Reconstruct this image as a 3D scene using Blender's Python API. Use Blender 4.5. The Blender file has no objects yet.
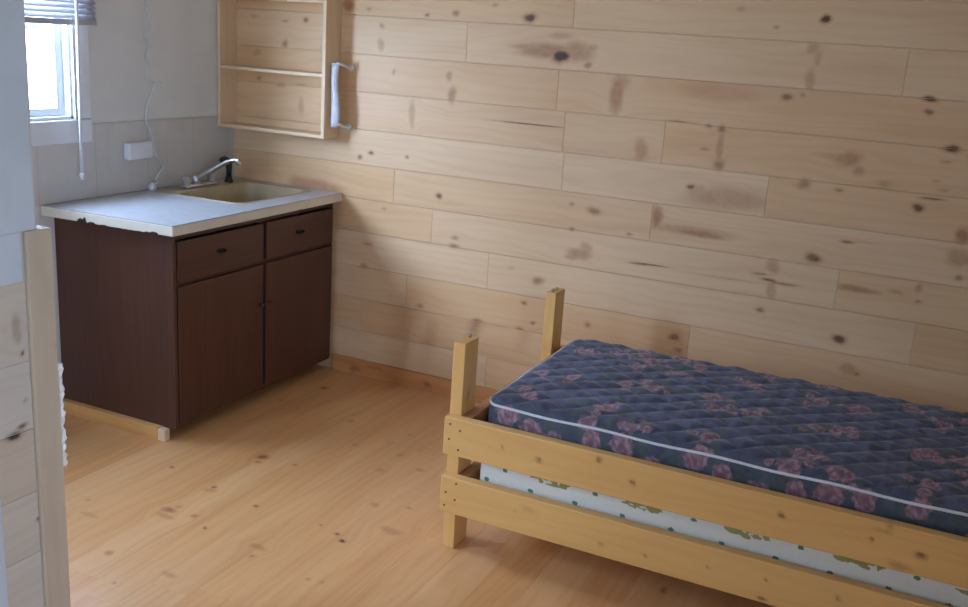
import bpy, math, random
import numpy as np
from mathutils import Matrix, Vector
random.seed(7); RNG = np.random.default_rng(11)
SC = bpy.context.scene; COL = SC.collection

# ---------------------------------------------------------------- measured marks in the timber and the fabric (metres)
WALL_KNOTS = [(1.239,1.785,0.0207,0.0139,0.6,0.4),(1.596,1.782,0.03,0.0223,0.9,0.3),(1.427,1.828,0.0152,0.0091,0.5,0.3),(1.093,1.77,0.0158,0.0094,0.6,0.3),(0.787,1.781,0.0163,0.0097,0.5,0.3),(0.677,1.794,0.0275,0.0294,0.2,0.9),(1.752,1.634,0.0444,0.0308,1,0.5),(1.691,1.651,0.1388,0.0266,0.12,0.75),(1.606,1.662,0.0799,0.0134,0.1,0.6),(1.827,1.655,0.0686,0.035,0.12,0.6),(1.877,1.605,0.0195,0.0131,0.4,0.6),(1.888,1.675,0.0244,0.0131,0.3,0.5),(1.745,1.716,0.0444,0.0132,0.08,0.4),(0.86,1.71,0.0161,0.0144,0.5,0.4),(0.858,1.625,0.0162,0.0288,0.15,0.6),(0.933,1.508,0.0107,0.0143,0.5,0.3),(1.221,1.511,0.0156,0.0185,0.3,0.6),(1.241,1.429,0.0207,0.0324,0.35,0.7),(2.016,1.496,0.029,0.0734,0.15,0.7),(2.025,1.542,0.0387,0.0345,0.06,0.5),(1.038,1.326,0.0159,0.0567,0.05,0.5),(1.633,1.336,0.18,0.0036,0.9,0.2),(2.145,1.276,0.0289,0.0387,0.1,0.55),(0.824,1.123,0.0163,0.0121,0.7,0.3),(0.763,1.097,0.0164,0.0122,0.7,0.3),(1.022,1.125,0.0133,0.0095,0.6,0.3),(1.201,0.963,0.021,0.0141,0.75,0.3),(1.86,1.01,0.0149,0.0088,0.5,0.3),(1.964,0.993,0.0344,0.0176,0.55,0.5),(2.244,1.005,0.0217,0.0517,0.35,0.7),(2.809,1.839,0.0232,0.0166,1,0.2),(2.629,1.8,0.014,0.0083,0.5,0.3),(2.486,1.861,0.0188,0.0084,0.2,0.4),(2.777,1.731,0.0232,0.0207,0.12,0.4),(2.801,1.695,0.0139,0.0248,0.12,0.4),(2.783,1.612,0.0186,0.0373,0.12,0.45),(2.707,1.541,0.0233,0.0166,0.7,0.4),(2.765,1.554,0.0139,0.0083,0.4,0.4),(3.216,1.576,0.0276,0.0123,0.9,0.2),(3.221,1.529,0.0184,0.0123,0.7,0.2),(2.445,1.539,0.1601,0.0294,0,0.3),(2.471,1.395,0.0188,0.0168,0.55,0.5),(2.477,1.25,0.0236,0.0211,0.5,0.5),(2.472,1.323,0.0142,0.059,0.1,0.5),(2.417,1.402,0.0142,0.0084,0.6,0.3),(2.279,1.409,0.0571,0.0043,0.6,0.2),(2.412,1.308,0.0189,0.0085,0.4,0.4),(2.966,1.328,0.051,0.0248,0.15,0.6),(3.012,1.287,0.0185,0.0207,0.3,0.5),(2.917,1.331,0.065,0.0124,0.05,0.4),(3.32,1.404,0.0277,0.0165,0.85,0.25),(3.308,1.355,0.0231,0.0082,0.4,0.3),(2.373,1.148,0.0191,0.0128,0.75,0.2),(2.53,1.118,0.1514,0.0465,0,0.5),(2.413,1.132,0.0476,0.0255,0,0.4),(2.818,1.214,0.028,0.0208,0.5,0.5),(2.951,1.206,0.0233,0.0083,0.5,0.3),(3.109,1.249,0.0278,0.0124,0.35,0.3),(3.284,1.213,0.0509,0.005,0.8,0.2),(3.242,1.174,0.0255,0.0166,0.8,0.2),(3.315,1.251,0.0231,0.0083,0.4,0.3),(3.286,1.281,0.0185,0.0062,0.3,0.3),(2.434,0.958,0.1052,0.0128,0.1,0.75),(2.391,0.965,0.1725,0.0214,0.03,0.45),(2.894,0.927,0.0329,0.0231,0.75,0.6),(3.011,1.009,0.0281,0.0084,0.7,0.4),(3.065,1.017,0.0467,0.0042,0.1,0.4),(3.411,1.09,0.0279,0.0249,0.3,0.8),(3.412,1.006,0.0466,0.0291,0.05,0.55),(3.425,0.931,0.0187,0.0125,0.5,0.4),(2.737,0.811,0.038,0.0064,0.8,0.4),(2.698,0.83,0.038,0.0085,0.5,0.4),(2.802,0.804,0.0759,0.0051,0.7,0.3),(2.518,0.788,0.192,0.0034,0.5,0.3),(2.745,0.87,0.0237,0.0296,0.1,0.5),(2.751,0.767,0.019,0.0383,0.1,0.5),(2.241,0.796,0.073,0.0043,0.8,0.2),(2.184,0.791,0.0489,0.0044,0.6,0.2),(3.075,0.829,0.0754,0.0126,0.3,0.75),(3.031,0.826,0.0377,0.0126,0.3,0.5),(3.295,0.87,0.0141,0.0168,0.4,0.5),(3.301,0.816,0.0141,0.0084,0.4,0.4),(3.217,0.841,0.0282,0.0084,0.15,0.5),(2.718,0.68,0.0192,0.0128,0.65,0.3),(3.04,0.616,0.0286,0.0213,0.8,0.35),(2.377,0.498,0.027,0.0197,0.65,0.45),(2.401,0.444,0.0197,0.0132,0.4,0.4),(3.128,0.486,0.0144,0.0086,0.6,0.4),(3.092,0.5,0.0336,0.0214,0.05,0.5),(1.87,0.9,0.0149,0.0089,0.6,0.3),(2.131,0.915,0.0146,0.0087,0.5,0.3),(0.907,0.863,0.0163,0.0097,0.4,0.3),(1.297,0.777,0.021,0.0141,0.45,0.4),(1.294,0.739,0.0263,0.0141,0.5,0.5),(1.918,0.795,0.0497,0.0266,0.25,0.65),(1.943,0.826,0.0248,0.0266,0.15,0.5),(1.882,0.776,0.0349,0.0134,0.25,0.5),(1.729,0.641,0.028,0.0182,0.5,0.55),(1.592,0.68,0.0154,0.0092,0.1,0.3),(1.669,0.527,0.018,0.0092,0.6,0.4),(1.66,0.396,0.0259,0.0139,0.6,0.5),(1.721,0.441,0.0154,0.0092,0.6,0.4),(1.728,0.36,0.0362,0.0185,0.25,0.75),(1.516,0.334,0.0316,0.0141,0.4,0.6),(1.438,0.399,0.0264,0.0141,0.55,0.5),(1.434,0.373,0.0159,0.0094,0.4,0.5),(1.129,0.418,0.0217,0.0145,0.45,0.4),(1.169,0.304,0.0272,0.0486,0.12,0.7),(1.19,0.323,0.0163,0.0145,0.4,0.6),(0.805,0.566,0.0223,0.0149,0.4,0.5),(0.824,0.679,0.0276,0.0099,0.45,0.4),(0.664,0.188,0.0346,0.0206,0.7,0.3),(1.172,0.248,0.0164,0.0244,0.15,0.6),(0.437,1.715,0.0198,0.0126,0.6,0.3),(0.315,1.704,0.0229,0.0077,0.4,0.3),(0.129,1.718,0.0234,0.0078,0.4,0.3),(0.316,1.596,0.0172,0.0205,0.5,0.5),(0.161,1.423,0.0175,0.013,0.5,0.3),(0.295,1.399,0.0287,0.0103,0.3,0.5),(0.414,1.409,0.0397,0.0051,0.4,0.4),(0.416,1.308,0.017,0.0355,0.1,0.4),(0.148,1.548,0.0234,0.0157,0.1,0.4),(0.536,0.924,0.1243,0.0353,0.02,0.7),(0.417,0.925,0.0687,0.0307,0.05,0.6)]
FLOOR_KNOTS = [(1.031,-1.611,0.0384,0.0152,0.35,0.9),(1.041,-1.577,0.0171,0.0115,0.4,0.6),(1.134,-1.599,0.021,0.0131,0.45,0.5),(1.05,-1.652,0.0506,0.0113,0.05,0.6),(1.078,-1.937,0.02,0.0125,0.25,0.8),(1.266,-1.423,0.0149,0.0076,0.75,0.3),(1.041,-1.385,0.0177,0.0099,0.7,0.3),(1.045,-1.412,0.0352,0.0118,0.05,0.5),(1.023,-1.069,0.0422,0.0188,0.6,0.5),(1.037,-1.118,0.0232,0.0083,0.6,0.3),(1.174,-1.061,0.023,0.0082,0.5,0.4),(0.793,-1.337,0.0162,0.0083,0.7,0.3),(0.522,-1.495,0.0189,0.0084,0.6,0.3),(1.223,-1.646,0.0123,0.0073,0.7,0.3),(1.627,-1.44,0.0161,0.009,0.8,0.3),(1.669,-1.471,0.0199,0.0107,0.95,0.2),(1.544,-1.416,0.0102,0.0055,0.7,0.2),(1.713,-1.731,0.0112,0.0084,0.45,0.6),(1.76,-1.723,0.0112,0.0083,0.45,0.6),(1.476,-1.711,0.0156,0.0087,0.5,0.5),(1.456,-1.654,0.0474,0.0106,0.1,0.6),(1.105,-0.548,0.0203,0.0136,0.25,0.6),(1.264,-0.762,0.0192,0.0086,0.3,0.6),(0.769,-0.269,0.0332,0.0197,0.55,0.5),(1.74,-1.136,0.0169,0.0076,0.5,0.4),(1.774,-1.321,0.0567,0.0181,0,0.6),(1.225,-2.06,0.0114,0.0068,0.5,0.4),(0.832,-1.783,0.06,0.0096,0.2,0.4),(0.909,-1.982,0.0409,0.011,0.1,0.4),(1.48,-0.915,0.0365,0.0122,0.05,0.5),(1.473,-0.745,0.0236,0.0084,0.2,0.5),(0.51,-0.649,0.0322,0.0144,0.1,0.4),(0.695,-0.519,0.0214,0.0096,0.3,0.5),(0.741,-1.706,0.0132,0.0079,0.4,0.4),(1.335,-1.937,0.0382,0.0102,0.05,0.5),(1.623,-1.183,0.0255,0.0114,0,0.6),(1.614,-0.826,0.0274,0.0122,0.1,0.6),(1.403,-0.538,0.0197,0.0088,0.3,0.5)]
RAIL_KNOTS = [(2.314,0.418,0.0179,0.0128,0.6,0.5),(2.51,0.468,0.0175,0.0125,0.6,0.5),(2.622,0.422,0.0174,0.0124,0.55,0.6),(2.186,0.429,0.0109,0.0081,0.5,0.5),(3.061,0.436,0.017,0.0121,0.65,0.6),(3.433,0.419,0.0237,0.0121,0.6,0.7),(3.304,0.429,0.0102,0.0091,0.7,0.3),(3.345,0.48,0.0134,0.012,0.5,0.4),(3.33,0.464,0.027,0.0045,0.2,0.4),(2.543,0.189,0.0145,0.0097,0.6,0.4),(2.292,0.239,0.0368,0.0098,0.2,0.3),(2.248,0.219,0.0148,0.0066,0.3,0.4),(3.045,0.161,0.0177,0.0126,0.7,0.5),(2.878,0.216,0.0106,0.0063,0.6,0.3),(3.048,0.221,0.0105,0.0078,0.6,0.4),(2.686,0.195,0.009,0.0064,0.6,0.3),(3.247,0.228,0.014,0.0093,0.5,0.5),(3.388,0.372,0.041,0.0152,0,0.5),(2.392,0.353,0.0108,0.0064,0.4,0.4)]
ROSES_TOP = [(2.183,-0.626),(2.144,-0.951),(2.262,-0.943),(2.419,-0.683),(2.452,-0.603),(2.559,-0.676),(2.439,-0.903),(2.534,-0.884),(2.198,-1.194),(2.456,-1.156),(2.563,-1.247),(2.437,-1.273),(2.73,-0.863),(2.767,-0.949),(2.874,-0.929),(2.823,-0.629),(2.809,-1.202),(3.078,-1.174),(3.054,-1.265),(3.193,-1.246),(3.06,-0.665),(3.19,-0.665),(3.082,-0.929),(3.172,-0.888),(3.447,-0.638),(3.407,-0.944),(3.509,-0.945),(3.426,-1.186),(2.799,-1.3)]
ROSES_SIDE = [(2.169,0.514),(2.459,0.494),(2.558,0.502),(2.788,0.512),(2.87,0.486),(2.258,0.484),(3.408,0.523),(3.085,0.487),(3.174,0.504)]


def lin(c):
    return tuple(((v/255)/12.92 if v/255 <= .04045 else ((v/255+.055)/1.055)**2.4) for v in c)+(1,)

# ---------------------------------------------------------------- materials
class N:
    def __init__(s, name):
        s.m = bpy.data.materials.new(name); s.m.use_nodes = True
        s.t = s.m.node_tree; s.t.nodes.clear()
        s.out = s.t.nodes.new('ShaderNodeOutputMaterial')
    def n(s, kind, **kw):
        x = s.t.nodes.new('ShaderNode'+kind)
        for k, v in kw.items(): setattr(x, k, v)
        return x
    def l(s, a, b): s.t.links.new(a, b)
    def val(s, sock, v):
        if isinstance(v, bpy.types.NodeSocket): s.l(v, sock)
        else: sock.default_value = v
    def math(s, op, a, b=0.0, c=0.0, clamp=False):
        x = s.n('Math', operation=op, use_clamp=clamp)
        s.val(x.inputs[0], a); s.val(x.inputs[1], b); s.val(x.inputs[2], c)
        return x.outputs[0]
    def mix(s, f, a, b, mode='MIX'):
        x = s.n('Mix', data_type='RGBA', blend_type=mode)
        s.val(x.inputs[0], f); s.val(x.inputs[6], a); s.val(x.inputs[7], b)
        return x.outputs[2]
    def noise(s, vec, scale=1., detail=2., rough=.5, dist=0.):
        x = s.n('TexNoise'); s.l(vec, x.inputs['Vector'])
        x.inputs['Scale'].default_value = scale; x.inputs['Detail'].default_value = detail
        x.inputs['Roughness'].default_value = rough; x.inputs['Distortion'].default_value = dist
        return x.outputs['Fac']
    def xyz(s, a, b, c):
        x = s.n('CombineXYZ'); s.val(x.inputs[0], a); s.val(x.inputs[1], b); s.val(x.inputs[2], c)
        return x.outputs[0]
    def ramp(s, f, lo, hi):
        x = s.n('MapRange', interpolation_type='SMOOTHSTEP'); s.val(x.inputs[0], f)
        x.inputs[1].default_value = lo; x.inputs[2].default_value = hi
        return x.outputs[0]
    def finish(s, base, rough=.5, bump=None, strength=.2, dist=.002, **kw):
        p = s.n('BsdfPrincipled')
        s.val(p.inputs['Base Color'], base); s.val(p.inputs['Roughness'], rough)
        for k, v in kw.items(): s.val(p.inputs[k], v)
        if bump is not None:
            b = s.n('Bump'); b.inputs['Strength'].default_value = strength; b.inputs['Distance'].default_value = dist
            s.l(bump, b.inputs['Height']); s.l(b.outputs[0], p.inputs['Normal'])
        s.l(p.outputs[0], s.out.inputs[0])
        return s.m

def wood(name, light, dark, stain, knot, rough=.5, streak=1., spec=.5, coat=0., grime=None):
    s = N(name)
    g = s.n('Attribute', attribute_name='gc'); w = s.n('Attribute', attribute_name='wd')
    sp = s.n('SeparateXYZ'); s.l(g.outputs['Vector'], sp.inputs[0])
    X, Y, Z = sp.outputs
    wc = s.n('SeparateColor'); s.l(w.outputs['Color'], wc.inputs[0])
    K, S, T = wc.outputs
    warp = s.noise(s.xyz(s.math('MULTIPLY', X, .9), s.math('MULTIPLY', Y, 5.), s.math('MULTIPLY', Z, 3.7)), 1., 3., .5, .3)
    ring = s.math('SINE', s.math('ADD', s.math('MULTIPLY', Y, 150.), s.math('MULTIPLY', warp, 34.)))
    ring = s.math('MULTIPLY_ADD', ring, .5, .5)
    ring = s.math('POWER', ring, 2.2)
    fiber = s.noise(s.xyz(s.math('MULTIPLY', X, 7.), s.math('MULTIPLY', Y, 240.), Z), 1., 2., .6)
    broad = s.noise(s.xyz(s.math('MULTIPLY', X, 1.3), s.math('MULTIPLY', Y, 11.), s.math('ADD', s.math('MULTIPLY', Z, 2.1), 9.)), 1., 3., .55, .4)
    amt = s.math('ADD', s.math('MULTIPLY', ring, .22*streak), s.math('MULTIPLY', s.math('SUBTRACT', fiber, .4), .5*streak))
    amt = s.math('ADD', amt, s.math('MULTIPLY', s.math('SUBTRACT', broad, .42), 1.5*streak), clamp=True)
    c = s.mix(amt, lin(light), lin(dark))
    c = s.mix(T, c, s.mix(1., c, (.93, .82, .70, 1), 'MULTIPLY'))
    n2 = s.noise(s.xyz(s.math('MULTIPLY', X, 38.), s.math('MULTIPLY', Y, 120.), Z), 1., 4., .65)
    sf = s.math('MULTIPLY', S, s.math('MULTIPLY_ADD', n2, .9, .45), clamp=True)
    c = s.mix(sf, c, lin(stain))
    kf = s.ramp(s.math('ADD', K, s.math('MULTIPLY', s.math('SUBTRACT', n2, .5), .35)), .12, .95)
    kf = s.math('MULTIPLY', kf, s.math('GREATER_THAN', K, .02))
    c = s.mix(kf, c, lin(knot))
    if grime: c = s.mix(s.math('MULTIPLY', s.ramp(s.noise(g.outputs['Vector'], 14., 4., .6), .5, .8), .5), c, lin(grime))
    return s.finish(c, rough, bump=s.math('ADD', fiber, s.math('MULTIPLY', ring, .4)), strength=.12, dist=.001,
                    **{'Specular IOR Level': spec, 'Coat Weight': coat, 'Coat Roughness': .25})

def plain(name, col, rough=.5, var=.06, scale=6., metallic=0., spec=.5, bump=0., bscale=80., **kw):
    s = N(name)
    tc = s.n('TexCoord')
    a = s.noise(tc.outputs['Object'], scale, 4., .6)
    d = tuple(max(0, v*(1-var*2.2)) for v in lin(col)[:3])+(1,)
    u = tuple(min(1, v*(1+var)) for v in lin(col)[:3])+(1,)
    c = s.mix(s.ramp(a, .3, .7), d, u)
    b = s.noise(tc.outputs['Object'], bscale, 3., .6) if bump else None
    return s.finish(c, rough, bump=b, strength=bump, dist=.002, Metallic=metallic, **{'Specular IOR Level': spec}, **kw)

M = {}
M['wall_wood'] = wood('pine_wall_boards', (234, 200, 160), (214, 168, 122), (164, 100, 66), (78, 48, 34), .42, .75, .4)
M['floor_wood'] = wood('varnished_pine_floor', (232, 178, 122), (210, 144, 88), (168, 98, 60), (70, 42, 30), .33, .95, .5, .25)
M['base_wood'] = wood('varnished_pine_trim', (216, 154, 96), (188, 116, 64), (140, 74, 44), (54, 30, 20), .38, .9, .5)
M['shelf_wood'] = wood('raw_pine_shelf', (234, 206, 170), (216, 180, 138), (150, 90, 56), (60, 38, 26), .5, .6, .4)
M['bed_wood'] = wood('yellowed_pine_lumber', (236, 186, 114), (214, 150, 80), (150, 84, 36), (84, 48, 22), .45, .6, .45)
M['post_side'] = M['bed_wood']
M['rail_end'] = wood('reddish_lumber', (190, 132, 84), (158, 98, 58), (120, 60, 34), (60, 32, 20), .5, .9, .4)
M['pale_wood'] = wood('pale_weathered_boards', (226, 220, 208), (206, 196, 178), (140, 118, 88), (58, 48, 42), .5, .8, .4)
M['trim_wood'] = wood('grey_beige_trim', (220, 208, 188), (198, 182, 158), (130, 90, 64), (60, 44, 36), .5, .7, .4)
M['plinth_wood'] = wood('plinth_lumber', (226, 176, 112), (200, 140, 84), (150, 84, 48), (70, 42, 26), .45, .8, .45)
M['dark_wood'] = wood('dark_brown_stained_cabinet', (88, 54, 42), (58, 36, 28), (40, 26, 22), (30, 20, 18), .42, .8, .5)
M['gap'] = plain('shadow_gap', (44, 32, 26), .9)
M['laminate'] = plain('pale_grey_laminate', (172, 171, 174), .26, .025, 30., spec=.5)
M['edge'] = None
M['sink'] = plain('almond_sink_enamel', (176, 156, 124), .22, .05, 9.)
M['chrome'] = plain('chrome', (216, 218, 222), .3, .02, metallic=1.)
M['steel'] = plain('dull_steel', (178, 174, 170), .45, .08, metallic=.7)
M['bronze'] = plain('dark_bronze', (70, 58, 50), .35, .1, metallic=.8)
M['black'] = plain('black_plastic', (26, 25, 27), .4)
M['acrylic'] = plain('smoky_plastic_knob', (176, 164, 158), .2)
M['plaster'] = plain('white_painted_wall', (226, 222, 216), .7, .04, 2., bump=.05)
M['ceil'] = plain('painted_ceiling', (205, 203, 198), .8, .03, 2.)
M['trim_white'] = plain('white_painted_trim', (226, 228, 230), .45, .03)
M['vinyl'] = plain('white_vinyl_sash', (222, 226, 230), .4, .03)
M['bluewhite'] = plain('pale_blue_paint', (218, 228, 236), .55, .04, 3., bump=.04, bscale=20.)
M['lavender'] = plain('lavender_grey_blind', (178, 175, 182), .5, .05)
M['white'] = plain('white_plastic', (226, 226, 230), .35, .03)
M['lilac'] = plain('lilac_white_plastic', (206, 204, 210), .35, .05, 25.)
M['cord'] = plain('white_cord', (214, 214, 212), .5, .06, 30.)
M['nail'] = plain('nail_heads', (92, 74, 52), .5, .05)
M['piping'] = plain('white_piping', (226, 226, 232), .6, .04)

def backsplash_mat():
    s = N('beige_vinyl_backsplash'); tc = s.n('TexCoord')
    sp = s.n('SeparateXYZ'); s.l(tc.outputs['Object'], sp.inputs[0])
    st = s.noise(s.xyz(sp.outputs[0], s.math('MULTIPLY', sp.outputs[1], 40.), s.math('MULTIPLY', sp.outputs[2], 3.)), 1., 4., .6)
    bl = s.noise(tc.outputs['Object'], 9., 4., .6)
    c = s.mix(s.math('MULTIPLY_ADD', st, .5, s.math('MULTIPLY', bl, .5)), lin((190, 182, 174)), lin((216, 210, 202)))
    fr = s.math('FRACT', s.math('MULTIPLY', sp.outputs[1], 1/.305))
    ln = s.math('LESS_THAN', fr, .012)
    c = s.mix(s.math('MULTIPLY', ln, .35), c, lin((140, 130, 122)))
    return s.finish(c, .4)
M['splash'] = backsplash_mat()

def edge_mat():
    s = N('cream_laminate_edge'); w = s.n('Attribute', attribute_name='wd'); tc = s.n('TexCoord')
    wc = s.n('SeparateColor'); s.l(w.outputs['Color'], wc.inputs[0])
    n = s.noise(tc.outputs['Object'], 90., 4., .7)
    f = s.ramp(s.math('ADD', wc.outputs[0], s.math('MULTIPLY', s.math('SUBTRACT', n, .5), .7)), .42, .5)
    f = s.math('MULTIPLY', f, s.math('GREATER_THAN', wc.outputs[0], .05))
    c = s.mix(s.noise(tc.outputs['Object'], 20., 3.), lin((214, 204, 186)), lin((226, 218, 202)))
    c = s.mix(f, c, lin((48, 34, 28)))
    return s.finish(c, .4)
M['edge'] = edge_mat()

def mattress_mat():
    s = N('quilted_floral_fabric'); a = s.n('Attribute', attribute_name='fl'); tc = s.n('TexCoord')
    c3 = s.n('SeparateColor'); s.l(a.outputs['Color'], c3.inputs[0]); R, L, B = c3.outputs
    O = tc.outputs['Object']
    n1 = s.noise(O, 16., 4., .6); n2 = s.noise(O, 55., 3., .6)
    off = s.n('VectorMath', operation='ADD'); s.l(O, off.inputs[0]); off.inputs[1].default_value = (3.1, 1.7, 5.)
    n3 = s.noise(off.outputs[0], 9., 3., .6)
    base = s.mix(s.ramp(n1, .35, .68), lin((60, 62, 90)), lin((94, 97, 126)))
    base = s.mix(s.math('MULTIPLY', s.ramp(n3, .5, .7), .55), base, lin((64, 84, 98)))
    base = s.mix(s.math('MULTIPLY', s.ramp(n2, .52, .75), .3), base, lin((104, 104, 140)))
    leaf = s.mix(n2, lin((52, 66, 64)), lin((94, 106, 98)))
    c = s.mix(s.math('MULTIPLY', s.ramp(s.math('ADD', L, s.math('MULTIPLY', s.math('SUBTRACT', n2, .5), .8)), .35, .6), .75), base, leaf)
    rose = s.mix(B, lin((112, 70, 84)), lin((204, 166, 174)))
    rose = s.mix(s.math('MULTIPLY', s.ramp(n2, .35, .65), .55), rose, lin((134, 88, 100)))
    c = s.mix(s.math('MULTIPLY', s.ramp(s.math('ADD', R, s.math('MULTIPLY', s.math('SUBTRACT', n2, .5), 1.3)), .3, .62), .85), c, rose)
    wv = s.noise(O, 900., 1.)
    return s.finish(c, .62, bump=wv, strength=.15, dist=.001, **{'Sheen Weight': .25, 'Specular IOR Level': .35})
M['floral'] = mattress_mat()

def spring_mat():
    s = N('white_printed_ticking'); a = s.n('Attribute', attribute_name='fl'); tc = s.n('TexCoord')
    c3 = s.n('SeparateColor'); s.l(a.outputs['Color'], c3.inputs[0])
    n = s.noise(tc.outputs['Object'], 70., 3., .6)
    c = s.mix(n, lin((226, 224, 210)), lin((240, 238, 228)))
    c = s.mix(s.ramp(s.math('ADD', c3.outputs[0], s.math('MULTIPLY', s.math('SUBTRACT', n, .5), .6)), .35, .6), c, lin((92, 134, 112)))
    c = s.mix(s.ramp(s.math('ADD', c3.outputs[1], s.math('MULTIPLY', s.math('SUBTRACT', n, .5), .9)), .4, .6), c, lin((160, 156, 92)))
    return s.finish(c, .55, bump=n, strength=.1)
M['ticking'] = spring_mat()

def pane_mat():
    s = N('window_glass')
    t = s.n('BsdfTransparent'); t.inputs[0].default_value = (.97, .98, .98, 1)
    g = s.n('BsdfGlossy'); g.inputs['Roughness'].default_value = .02
    mx = s.n('MixShader'); mx.inputs[0].default_value = .06
    s.l(t.outputs[0], mx.inputs[1]); s.l(g.outputs[0], mx.inputs[2]); s.l(mx.outputs[0], s.out.inputs[0])
    return s.m
M['glass'] = pane_mat()

def film_mat():
    s = N('clear_plastic_film')
    t = s.n('BsdfTranslucent'); t.inputs[0].default_value = (.95, .95, .93, 1)
    g = s.n('BsdfGlossy'); g.inputs['Roughness'].default_value = .15
    mx = s.n('MixShader'); mx.inputs[0].default_value = .3
    s.l(t.outputs[0], mx.inputs[1]); s.l(g.outputs[0], mx.inputs[2]); s.l(mx.outputs[0], s.out.inputs[0])
    return s.m
M['film'] = film_mat()

# ---------------------------------------------------------------- geometry helpers
def sstep(x, a, b):
    t = np.clip((x-a)/(b-a), 0, 1); return t*t*(3-2*t)

class Geo:
    """Collects vertices, faces and per-vertex wood attributes for ONE mesh."""
    def __init__(s): s.v = []; s.f = []; s.gc = []; s.wd = []; s.nv = 0; s.smooth = False
    def add(s, v, f, gc=None, wd=None):
        v = np.asarray(v, float); n = len(v)
        s.v.append(v); s.f += [tuple(int(i)+s.nv for i in q) for q in f]
        s.gc.append(np.zeros((n, 3)) if gc is None else gc)
        s.wd.append(np.zeros((n, 3)) if wd is None else wd)
        s.nv += n
        return s
    def build(s, name, mat, parent=None, smooth=False, extra=None):
        me = bpy.data.meshes.new(name)
        V = np.concatenate(s.v)
        o = bpy.data.objects.new(name, me); COL.objects.link(o)
        if parent is not None:
            o.parent = parent
            inv = np.array(parent.matrix_world.inverted()) if parent.parent else np.array(Matrix.Translation(parent.location).inverted())
            W = parent
            off = np.zeros(3)
            while W is not None: off += np.array(W.location); W = W.parent
            V = V-off
        me.from_pydata(V.tolist(), [], s.f)
        a = me.attributes.new('gc', 'FLOAT_VECTOR', 'POINT'); a.data.foreach_set('vector', np.concatenate(s.gc).astype(np.float32).ravel())
        w = np.concatenate(s.wd); w4 = np.ones((len(w), 4), np.float32); w4[:, :3] = w
        a = me.attributes.new('wd', 'FLOAT_COLOR', 'POINT'); a.data.foreach_set('color', w4.ravel())
        if extra is not None:
            e4 = np.ones((len(w), 4), np.float32); e4[:, :3] = extra
            a = me.attributes.new('fl', 'FLOAT_COLOR', 'POINT'); a.data.foreach_set('color', e4.ravel())
        me.materials.append(mat)
        if smooth: me.polygons.foreach_set('use_smooth', [True]*len(me.polygons))
        me.update()
        return o

def rbox_arrays(lo, hi, r=0., cell=1e9, rs=(.4,)):
    lo = np.array(lo, float); hi = np.array(hi, float)
    r = min(r, float((hi-lo).min())/2*.98)
    cs = []
    cell3 = cell if isinstance(cell, (tuple, list)) else (cell,)*3
    for d in range(3):
        a, b = lo[d]+r, hi[d]-r
        n = max(1, int(round((b-a)/cell3[d])))
        inner = np.linspace(a, b, n+1)
        if r > 0:
            pre = [lo[d]]+[lo[d]+r*q for q in rs]; post = [hi[d]-r*q for q in rs[::-1]]+[hi[d]]
            inner = np.concatenate([pre, inner, post])
        cs.append(inner)
    nx, ny, nz = map(len, cs)
    quads = []
    for d in range(3):
        e, g = (d+1) % 3, (d+2) % 3
        ne, ng = len(cs[e]), len(cs[g])
        E, G = np.meshgrid(np.arange(ne), np.arange(ng), indexing='ij')
        for side in (0, len(cs[d])-1):
            idx = np.zeros((ne, ng, 3), int); idx[..., d] = side; idx[..., e] = E; idx[..., g] = G
            key = (idx[..., 0]*ny+idx[..., 1])*nz+idx[..., 2]
            q = np.stack([key[:-1, :-1], key[1:, :-1], key[1:, 1:], key[:-1, 1:]], -1).reshape(-1, 4)
            quads.append(q if side else q[:, ::-1])
    quads = np.concatenate(quads)
    u, inv = np.unique(quads, return_inverse=True)
    f = inv.reshape(-1, 4)
    P = np.stack([cs[0][u//(ny*nz)], cs[1][(u//nz) % ny], cs[2][u % nz]], -1)
    if r > 0:
        I = np.clip(P, lo+r, hi-r); D = P-I
        L = np.linalg.norm(D, axis=1, keepdims=True); L[L == 0] = 1
        P = I+D/L*r*(np.linalg.norm(D, axis=1, keepdims=True) > 0)
    return P, f

SEED = [0]
def grain(P, axis, across, knots=(), seed=None, tone=None, kaxes=None):
    """grain coordinates and knot paint for the points of one board"""
    if seed is None: SEED[0] += 1; seed = SEED[0]*1.7
    if tone is None: tone = random.uniform(0, .85)
    u = P[:, axis].copy(); v = P[:, across].copy()
    third = 3-axis-across
    v2 = v+P[:, third]*.8
    wd = np.zeros((len(P), 3)); wd[:, 2] = tone
    ka, kb = kaxes if kaxes else (axis, across)
    for (a, b, ra, rb, dk, rd) in knots:
        da = P[:, ka]-a; db = P[:, kb]-b
        mk = (abs(da) < 6*ra+.02) & (abs(db) < 6*rb+.02)
        if not mk.any(): continue
        A = da[mk]; B = db[mk]
        ang = np.arctan2(B/rb, A/ra)
        wob = 1+.10*np.sin(2*ang+a*40)+.06*np.sin(3*ang+b*70)+.04*np.sin(7*ang+a*90)
        t = np.sqrt((A/ra)**2+(B/rb)**2)/wob
        wd[mk, 0] = np.maximum(wd[mk, 0], dk*(1-sstep(t, .4, 1.15)))
        wd[mk, 1] = np.maximum(wd[mk, 1], max(rd, min(.8, dk*.9))*(1-sstep(t, .5, 1.55)))
        dv = P[mk, across]-(b if kb == across else a)
        v2[mk] -= dv*.75*np.exp(-(A/(3.2*ra))**2-(B/(2.2*rb))**2)
    gc = np.stack([u+seed*3.3, v2, np.full(len(P), seed)], -1)
    return gc, wd

def lumber(g, lo, hi, axis, across, r=.003, cell=.2, knots=(), tone=None, kaxes=None):
    P, f = rbox_arrays(lo, hi, r, cell, rs=(.35,))
    gc, wd = grain(P, axis, across, knots, None, tone, kaxes)
    return g.add(P, f, gc, wd)

def box(g, lo, hi, r=.0, cell=1e9):
    P, f = rbox_arrays(lo, hi, r, cell); return g.add(P, f)

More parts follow.
